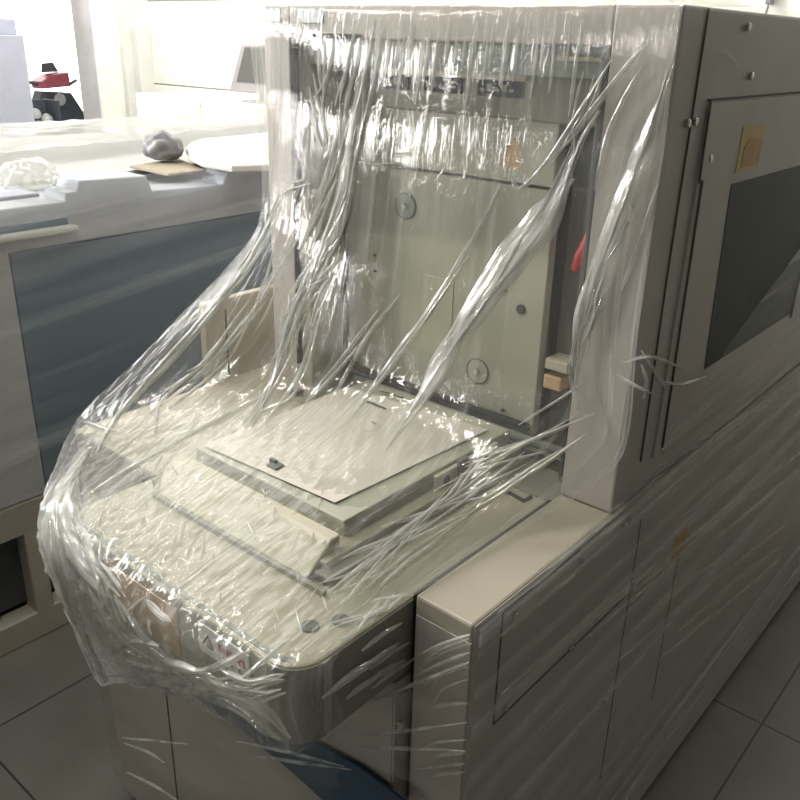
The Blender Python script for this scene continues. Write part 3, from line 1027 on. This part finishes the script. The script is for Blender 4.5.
FOLDS = [
    ([(500, 185), (462, 262), (425, 322), (388, 372), (347, 425)], 0.006, 0.005),
    ([(470, 255), (440, 300), (420, 330)], 0.004, 0.003),
    ([(585, 120), (552, 190), (524, 236), (484, 305), (436, 375), (386, 452)], 0.005, 0.005),
    ([(560, 200), (528, 250), (492, 296), (452, 350)], 0.006, 0.005),
    ([(500, 268), (470, 316), (430, 385), (404, 425)], 0.004, 0.004),
    ([(612, 60), (585, 105), (545, 165), (520, 190), (512, 178)], 0.006, 0.004),
    ([(400, 295), (372, 330), (348, 372), (330, 405)], 0.007, 0.005),
    ([(318, 320), (300, 375), (265, 425)], 0.007, 0.005),
    ([(325, 300), (310, 360), (290, 400), (255, 415)], 0.006, 0.005),
    ([(378, 310), (340, 362), (306, 402)], 0.006, 0.004),
    ([(365, 340), (330, 380), (300, 412)], 0.005, 0.004),
    ([(280, 195), (250, 262), (205, 318), (150, 378), (118, 418), (96, 455)], 0.008, 0.006),
    ([(300, 235), (255, 310), (200, 375), (150, 415)], 0.006, 0.005),
    ([(250, 300), (205, 362), (162, 402), (155, 440)], 0.006, 0.005),
    ([(83, 422), (100, 428), (118, 432)], 0.007, 0.005),
    ([(265, 395), (200, 430), (130, 470), (85, 500)], 0.008, 0.004),
    ([(100, 655), (150, 668), (190, 672), (215, 668), (252, 650)], 0.010, 0.006),
    ([(120, 600), (150, 640), (180, 668), (205, 690)], 0.010, 0.007),
    ([(130, 680), (190, 693), (235, 705), (282, 738)], 0.014, 0.007),
    ([(222, 668), (250, 682), (285, 675)], 0.008, 0.006),
    ([(226, 690), (255, 668), (290, 640)], 0.005, 0.004),
    ([(110, 655), (135, 640), (160, 645)], 0.008, 0.006),
    ([(148, 600), (160, 615), (172, 622)], 0.010, 0.006),
    ([(684, 18), (662, 95), (640, 160), (615, 230), (598, 275), (583, 320), (575, 372)], 0.007, 0.005),
    ([(680, 40), (650, 130), (625, 200), (606, 255)], 0.005, 0.004),
    ([(645, 60), (612, 125), (596, 190)], 0.006, 0.003),
    ([(660, 180), (640, 240), (622, 290)], 0.005, 0.003),
    ([(592, 270), (578, 330), (572, 375), (580, 418)], 0.009, 0.007),
    ([(650, 40), (600, 100), (560, 150)], 0.008, 0.003),
    ([(628, 200), (634, 212), (630, 222)], 0.005, 0.003),
]
for i, (pa, w, am) in enumerate(FOLDS):
    fold(pa, w, am, seed=i * 3.7 + 1)
VEILS = [
    ([(600, 110), (556, 200), (510, 268), (462, 330), (425, 395), (388, 450)], 0.040, 0.004),
    ([(575, 180), (535, 226), (492, 282), (455, 340)], 0.050, 0.003),
    ([(686, 16), (664, 95), (640, 165), (614, 240), (596, 290)], 0.022, 0.004),
    ([(668, 70), (648, 140), (626, 205), (600, 280), (580, 340), (574, 400)], 0.034, 0.005),
    ([(378, 20), (360, 110), (344, 190), (318, 262), (296, 320)], 0.026, 0.008),
    ([(352, 180), (335, 230), (310, 275), (292, 320), (270, 380)], 0.030, 0.009),
    ([(470, 240), (430, 310), (390, 365), (350, 420)], 0.014, 0.004),
    ([(282, 200), (246, 268), (205, 318), (155, 375), (112, 425)], 0.022, 0.006),
    ([(90, 450), (66, 482), (54, 512), (58, 556), (74, 615), (100, 676)], 0.040, 0.009),
    ([(72, 480), (66, 515), (84, 560), (110, 600)], 0.036, 0.009),
    ([(110, 675), (160, 680), (215, 688), (262, 705), (290, 738)], 0.034, 0.008),
    ([(90, 590), (125, 635), (165, 660), (215, 675)], 0.030, 0.008),
]
for i, (pa, w, am) in enumerate(VEILS):
    fold(pa, w, am, k=11, seed=400 + i * 2.9, lift=0.002, mat='film_veil', taper=(0.35, 0.35), rf=1.8 if i < 4 or i == 6 else 6.0)
bundle([(622, 215), (605, 262), (590, 310), (580, 350)], 16, 10, (0.003, 0.008), 61, 0.2, 0.5, 0.006)
bundle([(596, 70), (572, 130), (552, 175)], 8, 12, (0.003, 0.006), 67, 0.3, 0.7)
# short pulled creases hanging from the top edge
for i in range(34):
    x = 380 + i * 6.2 + random.uniform(-3, 3)
    y = random.uniform(8, 40)
    L_ = random.uniform(25, 85)
    fold([(x, y), (x - L_ * 0.05, y + L_ / 2), (x - L_ * 0.12, y + L_)], random.uniform(0.0025, 0.006), 0.003, k=5, seed=50 + i, taper=(0.3, 0.3))
# small crinkles over the table
for i in range(44):
    x, y = random.uniform(95, 330), random.uniform(470, 640)
    if y < 440 + abs(x - 230) * 0.2: continue
    a = random.uniform(-0.6, 0.9)
    L_ = random.uniform(8, 26)
    dx, dy = math.sin(a) * L_, -math.cos(a) * L_
    fold([(x, y), (x + dx * 0.5 + random.uniform(-2, 2), y + dy * 0.5), (x + dx, y + dy)], random.uniform(0.0015, 0.0032), 0.004, k=5, seed=120 + i, step=3, taper=(0.4, 0.4), mat='film_soft')
# streaks on the low front
for i, pa in enumerate([[(622, 362), (650, 356), (690, 372)], [(640, 350), (655, 372), (668, 392)], [(655, 378), (680, 385), (705, 376)],
                        [(612, 372), (632, 384), (660, 398)], [(640, 364), (646, 380), (642, 398)], [(744, 76), (735, 62), (720, 50)]]):
    fold(pa, 0.006, 0.003, k=5, seed=350 + i, plane=(0, XS + 0.004), taper=(0.4, 0.4), mat='film_veil')
for i, pa in enumerate([[(122, 737), (150, 740), (190, 744)], [(124, 742), (150, 752), (165, 762)], [(128, 772), (155, 785), (178, 800)],
                        [(238, 741), (290, 752), (345, 766)], [(255, 756), (300, 762), (352, 769)],
                        [(345, 735), (410, 730), (468, 722)], [(345, 746), (410, 748), (466, 750)], [(360, 705), (420, 682), (470, 662)]]):
    fold(pa, 0.006, 0.004, k=5, seed=300 + i, plane=(1, 0.655 if i < 5 else 0.69), taper=(0.3, 0.5))

# pulled streaks over the table's flank, the cheek and the machine's side
rnd = random.Random(77)
for i in range(16):
    x, y = rnd.uniform(318, 372), rnd.uniform(620, 712)
    L_ = rnd.uniform(30, 70)
    if x + L_ > 414: L_ = 414 - x
    if y > 735 - (x - 318) * 0.72 or y < 668 - (x - 318) * 0.66: continue
    fold([(x, y), (x + L_ / 2, y - 0.40 * L_), (x + L_, y - 0.70 * L_)], rnd.uniform(0.003, 0.008), 0.003, k=5, seed=500 + i, plane=(0, -0.5665), taper=(0.3, 0.4), mat='film_soft')
for i in range(14):
    y = rnd.uniform(640, 775)
    a = rnd.uniform(414, 435)
    fold([(a, y + (4 if y > 690 else 14)), (442, y), (471 - (y - 640) * 0.04, y - (2 if y > 690 else 10))], rnd.uniform(0.003, 0.007), 0.003, k=5, seed=530 + i, plane=(1, 0.696), taper=(0.4, 0.2), mat='film_soft')
for i in range(46):
    x, y = rnd.uniform(490, 760), rnd.uniform(330, 720)
    L_ = rnd.uniform(70, 230)
    if y < 590 - 0.83 * (x - 520) or y > 790 - 1.3 * (x - 560): continue
    q = [(x + L_ * k / 3, y - 0.83 * L_ * k / 3 + rnd.uniform(-2, 2)) for k in range(4)]
    fold(q, rnd.uniform(0.005, 0.024), 0.003, k=5, seed=560 + i, step=8, plane=(0, XS + 0.004), taper=(0.4, 0.4), mat='film_faint')

# the hundred largest folds stay parts of their own; the finer creases are one part
folds = [o for o in wrap.children if o.name.split('.')[0] == 'fold']
folds.sort(key=lambda o: -sum(p.area for p in o.data.polygons))
rest = folds[100:]
if rest:
    bm = bmesh.new()
    mats = []
    for o in rest:
        m_ = o.data.materials[0]
        if m_ not in mats: mats.append(m_)
        n0 = len(bm.faces)
        bm.from_mesh(o.data)
        bm.faces.ensure_lookup_table()
        for f in bm.faces[n0:]: f.material_index = mats.index(m_)
    for o in rest:
        me = o.data
        bpy.data.objects.remove(o)
        bpy.data.meshes.remove(me)
    link('crease', bm, mats, wrap, smooth=True)['kind'] = 'stuff'

# ================================================================== LEFT MACHINE
XM = -2.024
lm = thing('low_machine', (-2.7, 1.1, 0), 'low film-wrapped machine with slate blue side panel and white plastic trim', 'machine')
bm = bmesh.new()
box(bm, -3.35, XM - 0.02, -0.8, 3.0, 0.44, 1.19, bev=0.006)  # near end extended out of view to shade the tall machine's lower front
link('body', bm, M['whiteplastic'], lm)
boxobj('blue_panel', M['navy'], lm, XM - 0.03, XM, 0.928, 2.95, 0.44, 1.098, bev=0.003, label='slate blue side panel')
boxobj('grey_panel', M['lgrey'], lm, XM - 0.03, XM + 0.003, -0.78, 0.924, 0.44, 1.13, bev=0.004)
# cream underframe: posts and rails round dark openings
bm = bmesh.new()
box(bm, XM - 0.06, XM + 0.002, -0.75, 1.02, 0.34, 0.437, bev=0.004)
box(bm, XM - 0.06, XM + 0.002, -0.75, 1.02, 0.0, 0.085, bev=0.004)
for y in (-0.75, 0.25, 0.845):
    box(bm, XM - 0.06, XM + 0.002, y, y + 0.05, 0.08, 0.345, bev=0.004)
link('underframe', bm, M['cream'], lm)
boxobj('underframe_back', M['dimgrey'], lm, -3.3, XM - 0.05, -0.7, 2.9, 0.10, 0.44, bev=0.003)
for y in (0.55, 0.7):
    boxobj('underframe_crossbar', M['navy'], lm, XM - 0.05, XM - 0.035, y, y + 0.06, 0.09, 0.34, bev=0.002)
for (x, y) in ((-3.2, -0.6), (-3.2, 2.8), (-2.15, 2.8), (-2.15, 1.5)):
    bm = bmesh.new()
    disc(bm, (x, y, 0.0), (0, 0, 1), 0.04, 0.11, n=18, r2=0.03)
    link('foot', bm, M['seam'], lm)
# stepped white trim along the top edge
bm = bmesh.new()
outl = [(-0.75, 1.10), (-0.75, 1.19), (0.93, 1.205), (1.085, 1.205), (1.09, 1.225), (1.12, 1.228), (1.13, 1.252), (1.325, 1.245), (1.34, 1.205),
        (1.58, 1.195), (1.60, 1.228), (2.4, 1.225), (2.4, 1.10)]
prism(bm, [V((XM - 0.10, y, z)) for y, z in outl], (0.104, 0, 0), bev=0.004)
link('top_trim', bm, M['whiteplastic'], lm)
bm = bmesh.new()
box(bm, XM - 0.05, XM + 0.03, -0.7, 1.10, 1.13, 1.148, bev=0.006)
link('trim_lip', bm, M['board'], lm)
boxobj('trim_recess', M['navy'], lm, XM, XM + 0.006, -0.6, 1.085, 1.148, 1.165, bev=0.001)
boxobj('top_cover', M['bluewhite'], lm, -3.3, -2.3, -0.7, 2.9, 1.185, 1.215, bev=0.006)

boxobj('blue_cover_strip', M['lavender'], lm, -2.34, XM - 0.11, 0.35, 1.08, 1.19, 1.212, bev=0.004)
# things lying on it
bm = bmesh.new()
ZTR = 1.245
out2 = [at(x, y, 2, ZTR) for x, y in [(290, 135), (240, 141), (205, 144), (191, 148), (186, 154), (190, 161), (203, 168), (232, 173), (290, 171)]]
fs_ = prism(bm, out2, (0, 0, 0.02), bev=0.005)
tag(link('plastic_tray', bm, M['board']), 'white round-ended flat tray lying on the low wrapped machine', 'tray')
bm = bmesh.new()
pts = [at(130, 168, 2, 1.222), at(178, 160, 2, 1.222), at(205, 172, 2, 1.222), at(168, 176, 2, 1.222)]
prism(bm, pts, (0, 0, 0.006))
tag(link('cardboard_sheet', bm, M['cardboard']), 'brown cardboard sheet lying flat on the low wrapped machine', 'cardboard')
# crumpled dark bag
def lump(name, c, size, mat, seed, rough=0.35, sub=4):
    bm = bmesh.new()
    bmesh.ops.create_icosphere(bm, subdivisions=sub, radius=1)
    for v in bm.verts:
        d = 1 + rough * ridged(v.co * 1.6 + V((seed, 0, 0))) * 0.5 + rough * 0.35 * noise.noise(v.co * 2.4 + V((0, seed, 0)))
        q = v.co * d
        v.co = V((q.x * size[0], q.y * size[1], max(q.z, -0.75) * size[2])) + V(c)
    return link(name, bm, mat, smooth=True)


c = at(183, 157, 2, 1.24)
tag(lump('plastic_bag', (c.x - 0.03, c.y - 0.05, 1.268), (0.055, 0.05, 0.042), M['darkbag'], 3.0, 0.5), 'small dark grey crumpled bag beside the white tray', 'bag')
c = at(42, 196, 2, 1.22)
fl = lump('film_clump', (c.x - 0.05, c.y, 1.262), (0.05, 0.06, 0.035), M['film_fold'], 8.0, 0.6)
uvl = fl.data.uv_layers.new(name='UVMap')
for lp in fl.data.loops:
    q = fl.data.vertices[lp.vertex_index].co
    uvl.data[lp.index].uv = (q.x * 3, q.y * 3 + q.z)
tag(fl, 'crumpled wad of clear film on the corner of the low machine', 'plastic wrap')

wrap2 = thing('stretch_wrap', (-2.7, 1.6, 0), 'hazy stretch film wound round the low machine with the slate blue panel', 'plastic wrap')
d2 = V((0, 1, 0.10)).normalized()
c2 = V((0, -0.10, 1)).normalized()


def wrap2_sheet(name, net, mat, nu, nv, disp):
    o, vs, fs = sheet(name, net, mat, wrap2, nu, nv, disp)
    uvl = o.data.uv_layers['UVMap']
    for lp in o.data.loops:
        p = vs[lp.vertex_index]
        uvl.data[lp.index].uv = (p.dot(c2) + p.x * 0.7, p.dot(d2))
    return o


XQ = XM + 0.034
wrap2_sheet('side_sheet', [[V((XQ, -0.8, 1.20)), V((XQ, 1.2, 1.255)), V((XQ, 3.0, 1.23))], [V((XQ, -0.8, 0.8)), V((XQ, 1.2, 0.8)), V((XQ, 3.0, 0.8))],
                           [V((XQ, -0.8, 0.45)), V((XQ, 1.2, 0.45)), V((XQ, 3.0, 0.45))]], M['film_left'], 120, 120,
            lambda p, n, u, v: 0.004 * ridged(V((p.dot(c2) * 14, p.dot(d2) * 0.8, 2))))
wrap2_sheet('top_sheet', [[V((-3.38, -0.8, 1.24)), V((-3.38, 1.3, 1.25)), V((-3.38, 2.2, 1.25)), V((-3.38, 3.0, 1.25))],
                          [V((-2.9, -0.8, 1.25)), V((-2.9, 1.3, 1.275)), V((-2.9, 2.2, 1.275)), V((-2.9, 3.0, 1.27))],
                          [V((-2.45, -0.8, 1.235)), V((-2.6, 1.3, 1.245)), V((-2.72, 2.2, 1.255)), V((-2.72, 3.0, 1.25))]], M['film_top'], 120, 100,
            lambda p, n, u, v: 0.012 * ridged(V((p.x * 5, p.y * 2.2, 2))) + 0.006 * ridged(p * 12))

# ================================================================== BACKGROUND THINGS
# lavender cabinet by the doorway, stepped top
cab = thing('equipment_cabinet', (-5.9, 2.5, 0), 'tall lavender grey cabinet with stepped top beside the bright doorway', 'cabinet')
a = at(38, 130, 1, 2.6)
xr_ = at(27, 60, 1, 3.0).x
ztop = at(10, 19, 1, 3.0).z
zst = at(22, 35, 1, 3.0).z
cx0 = max(xr_ - 0.75, XW + 0.03)
boxobj('body', M['lavender'], cab, cx0, xr_, 2.6, 3.0, 0.0, zst, bev=0.008)
boxobj('upper_body', M['lavender'], cab, cx0, at(16, 25, 1, 3.0).x, 2.6, 3.0, zst - 0.001, ztop, bev=0.006)
boxobj('door_panel', M['lavender'], cab, cx0 + 0.05, xr_ - 0.05, 2.592, 2.601, 0.1, zst - 0.06, bev=0.003)

# cream low cabinets against the back
xs_ = [at(135, 92, 1, 3.4).x, at(200, 105, 1, 3.4).x, at(268, 105, 1, 3.4).x, -2.9]
zc = 1.225
for i, (x0, x1) in enumerate(zip(xs_[:-1], xs_[1:])):
    t = thing('storage_cabinet', ((x0 + x1) / 2, 3.65, 0),
              ['cream low cabinet in front of the panelled wall, at the end by the pilaster', 'cream low cabinet standing under the grey monitor', 'cream low cabinet behind the tall wrapped machine'][i],
              'cabinet', 'cream cabinets along the wall')
    boxobj('body', M['partition'], t, x0 + 0.004, x1 - 0.004, 3.4, 3.9, 0.0, zc, bev=0.006)
    boxobj('door', M['partition'], t, x0 + 0.02, x1 - 0.02, 3.388, 3.401, 0.08, zc - 0.05, bev=0.003)

# monitor on its foot on the cabinets
mon = thing('monitor', (-3.75, 3.62, zc), 'grey framed monitor with dull screen standing on the cream cabinets', 'monitor')
ym = 3.5
bl, br_, tl, trr = at(229, 92, 1, ym), at(285, 96, 1, ym), at(241, 45, 1, ym + 0.06), at(290, 46, 1, ym + 0.06)
bm = bmesh.new()
zb, zt_ = (bl.z + br_.z) / 2, (tl.z + trr.z) / 2
pts = [V((bl.x, ym, zb)), V((br_.x, ym, zb)), V((trr.x, ym + 0.06, zt_)), V((tl.x + 0.0, ym + 0.06, zt_))]
prism(bm, pts, (0, 0.05, 0.01), bev=0.008)
link('casing', bm, M['monitorframe'], mon)
bm = bmesh.new()
def quadpt(u, v): return lerp(lerp(pts[0], pts[1], u), lerp(pts[3], pts[2], u), v) + V((0, -0.003, 0))
prism(bm, [quadpt(0.10, 0.22), quadpt(0.92, 0.22), quadpt(0.92, 0.95), quadpt(0.10, 0.95)], (0, 0.004, 0))
link('screen', bm, M['screen'], mon)
cx = (bl.x + br_.x) / 2
boxobj('stand', M['monitorframe'], mon, cx - 0.03, cx + 0.03, ym + 0.05, ym + 0.085, zc, zb + 0.05, bev=0.004)
boxobj('foot', M['monitorframe'], mon, cx - 0.11, cx + 0.11, ym - 0.02, ym + 0.16, zc, zc + 0.012, bev=0.004)

# small dark bracket on the wall above the machine
c = at(771, 2, 1, 4.19)
bm = bmesh.new()
box(bm, c.x - 0.012, c.x + 0.012, 4.15, 4.2, c.z - 0.01, c.z + 0.12, bev=0.004)
tube(bm, [V((c.x, 4.16, c.z + 0.0)), V((c.x + 0.004, 4.15, c.z - 0.02)), V((c.x, 4.15, c.z - 0.05))], 0.005, n=8)
tag(link('wall_hook', bm, M['darkbag']), 'small dark hook on the pale wall above the tall machine', 'hook')

# parked bikes seen through the doorway
def wheel(bm, c, r, t):
    ringobj(bm, c, (1, 0.3, 0), r, t, n=28, k=8)


bike = thing('motor_scooter', (-9.0, 4.8, 0), 'scooter with a red top parked outside the open doorway', 'scooter')
for dy in (-0.30, 0.30):
    bm = bmesh.new(); wheel(bm, (-9.0, 4.85 + dy, 0.25), 0.20, 0.05)
    w = link('wheel', bm, M['tyre'], bike, smooth=True)
    bm = bmesh.new(); disc(bm, (-9.03, 4.85 + dy, 0.25), (1, 0.3, 0), 0.06, 0.06, n=14)
    link('hub', bm, M['lamp'], w)
bm = bmesh.new()
prism(bm, [V((-9.12, 4.55, 0.35)), V((-9.12, 5.10, 0.30)), V((-9.12, 5.16, 0.75)), V((-9.12, 5.02, 0.98)), V((-9.12, 4.70, 1.0)), V((-9.12, 4.60, 0.8))], (0.22, 0, 0), bev=0.03)
link('body', bm, M['scooterdark'], bike)
bm = bmesh.new()
prism(bm, [V((-9.08, 4.66, 1.03)), V((-9.08, 4.98, 1.05)), V((-9.08, 4.97, 1.19)), V((-9.08, 4.80, 1.17)), V((-9.08, 4.66, 1.10))], (0.26, 0, 0), bev=0.03)
link('cowl', bm, M['scooterred'], bike)
bm = bmesh.new()
prism(bm, [V((-9.02, 4.76, 1.18)), V((-9.02, 4.95, 1.19)), V((-9.02, 4.90, 1.28)), V((-9.02, 4.78, 1.27))], (0.02, 0, 0), bev=0.004)
link('windscreen', bm, M['displaygrey'], bike)
bm = bmesh.new()
tube(bm, [V((-8.97, 4.55, 1.10)), V((-8.92, 4.7, 1.06)), V((-8.92, 5.0, 1.06)), V((-8.97, 5.12, 1.1))], 0.018, n=8)
link('handlebar', bm, M['scooterdark'], bike, smooth=True)
bm = bmesh.new(); disc(bm, (-8.86, 4.84, 0.92), (1, 0, 0), 0.06, 0.04, n=18, bev=1)
link('headlamp', bm, M['lamp'], bike)

mb = thing('crate', (-7.9, 4.4, 0), 'dark crate holding pale round bundles outside the doorway', 'crate')
c = at(45, 117, 0, -7.9)
bm = bmesh.new()
y0, y1, z0, z1 = c.y - 0.14, c.y + 0.16, 0.0, c.z + 0.14
box(bm, -8.15, -7.9, y0, y1, z0, z0 + 0.5)
box(bm, -8.15, -8.13, y0, y1, z0 + 0.5, z1)
box(bm, -8.13, -7.9, y0, y0 + 0.02, z0 + 0.5, z1)
box(bm, -8.13, -7.9, y1 - 0.02, y1, z0 + 0.5, z1)
link('body', bm, M['scooterdark'], mb)
for k, (py, pz) in enumerate(((-0.05, 0.05), (0.06, 0.0), (-0.02, -0.07))):
    o = lump('bundle', (-7.98, c.y + py, c.z + pz - 0.03), (0.05, 0.05, 0.05), M['lamp'], 20 + k, 0.3, 3)
    tag(o, 'pale round bundle sitting in the dark crate outside the doorway', 'bundle', 'pale bundles in the crate')

# ================================================================== LIGHT
W = bpy.data.worlds.new('daylight')
SC.world = W
W.use_nodes = True
nt = W.node_tree
nt.nodes.clear()
N, L = nt.nodes, nt.links
wo = N.new('ShaderNodeOutputWorld')
bg = N.new('ShaderNodeBackground')
tc = N.new('ShaderNodeTexCoord')
dp = N.new('ShaderNodeVectorMath'); dp.operation = 'DOT_PRODUCT'
dp.inputs[1].default_value = Vector((-0.85, 0.5, 0.12)).normalized()
L.new(tc.outputs['Generated'], dp.inputs[0])
rp = N.new('ShaderNodeMapRange')
rp.inputs['From Min'].default_value = 0.55
rp.inputs['From Max'].default_value = 0.95
rp.inputs['To Min'].default_value = 0.115
rp.inputs['To Max'].default_value = 3.5
L.new(dp.outputs['Value'], rp.inputs['Value'])
bg.inputs['Color'].default_value = (1.0, 0.98, 0.93, 1)
L.new(rp.outputs['Result'], bg.inputs['Strength'])
L.new(bg.outputs['Background'], wo.inputs['Surface'])


def area(name, loc, target, sx, sy, power, col):
    l = bpy.data.lights.new(name, 'AREA')
    l.shape = 'RECTANGLE'
    l.size, l.size_y = sx, sy
    l.energy = power
    l.color = col
    o = bpy.data.objects.new(name, l)
    COL.objects.link(o)
    o.location = loc
    o.rotation_euler = (Vector(target) - Vector(loc)).to_track_quat('-Z', 'Z').to_euler()
    return o


area('added_left_lamp', (-5.9, 0.0, 2.9), (-1.0, 0.9, 0.9), 1.6, 1.3, 170, (0.95, 0.97, 1.0))  # added unseen lamp, no window modelled; set high to clear the low machine
area('added_front_left_lamp', (-5.2, -2.45, 1.75), (-1.2, 1.07, 1.5), 0.75, 1.0, 130, (1.0, 0.98, 0.95))  # added unseen source, set for the left column's film to mirror
for (x, y, p) in ((-5.6, -1.2, 16), (-3.6, -3.6, 12), (-2.2, -4.2, 10), (-0.6, -4.4, 7)):      # narrow unseen lamps added to draw streak highlights on the film
    area('added_streak_lamp', (x, y, 1.9), (-0.9, 1.0, 1.3), 0.05, 1.8, p * 0.75, (1.0, 0.99, 0.96))
area('added_overhead_lamp', (-1.25, 0.42, 3.3), (-1.1, 0.6, 0), 1.3, 0.04, 29, (1.0, 0.96, 0.87))  # this and the next two: added to lift the table and make film sparkle
area('added_overhead_lamp', (-3.2, -0.3, 3.3), (-3.0, 0.0, 0), 1.3, 0.05, 36, (1.0, 0.96, 0.87))
area('added_overhead_lamp', (-4.2, 1.6, 3.3), (-4.0, 1.6, 0), 0.05, 1.3, 24, (1.0, 0.96, 0.87))
area('added_back_wall_lamp', (-4.0, 2.9, 3.6), (-4.5, 4.2, 1.9), 2.6, 0.3, 130, (1.0, 0.98, 0.93))  # this and the next: unseen lamps added to brighten the back wall
area('added_back_wall_lamp', (-0.6, 3.4, 3.6), (-0.9, 4.2, 1.9), 2.4, 0.3, 40, (1.0, 0.98, 0.93))

vs = SC.view_settings
vs.view_transform = 'Standard'
vs.look = 'None'
vs.gamma = 1.0
vs.exposure = 0.12
vs.use_curve_mapping = False
SC.cycles.transparent_max_bounces = 24
SC.cycles.max_bounces = 8
SC.cycles.diffuse_bounces = 3
SC.cycles.glossy_bounces = 3
SC.cycles.sample_clamp_indirect = 4.0
SC.cycles.caustics_reflective = False
SC.cycles.caustics_refractive = False
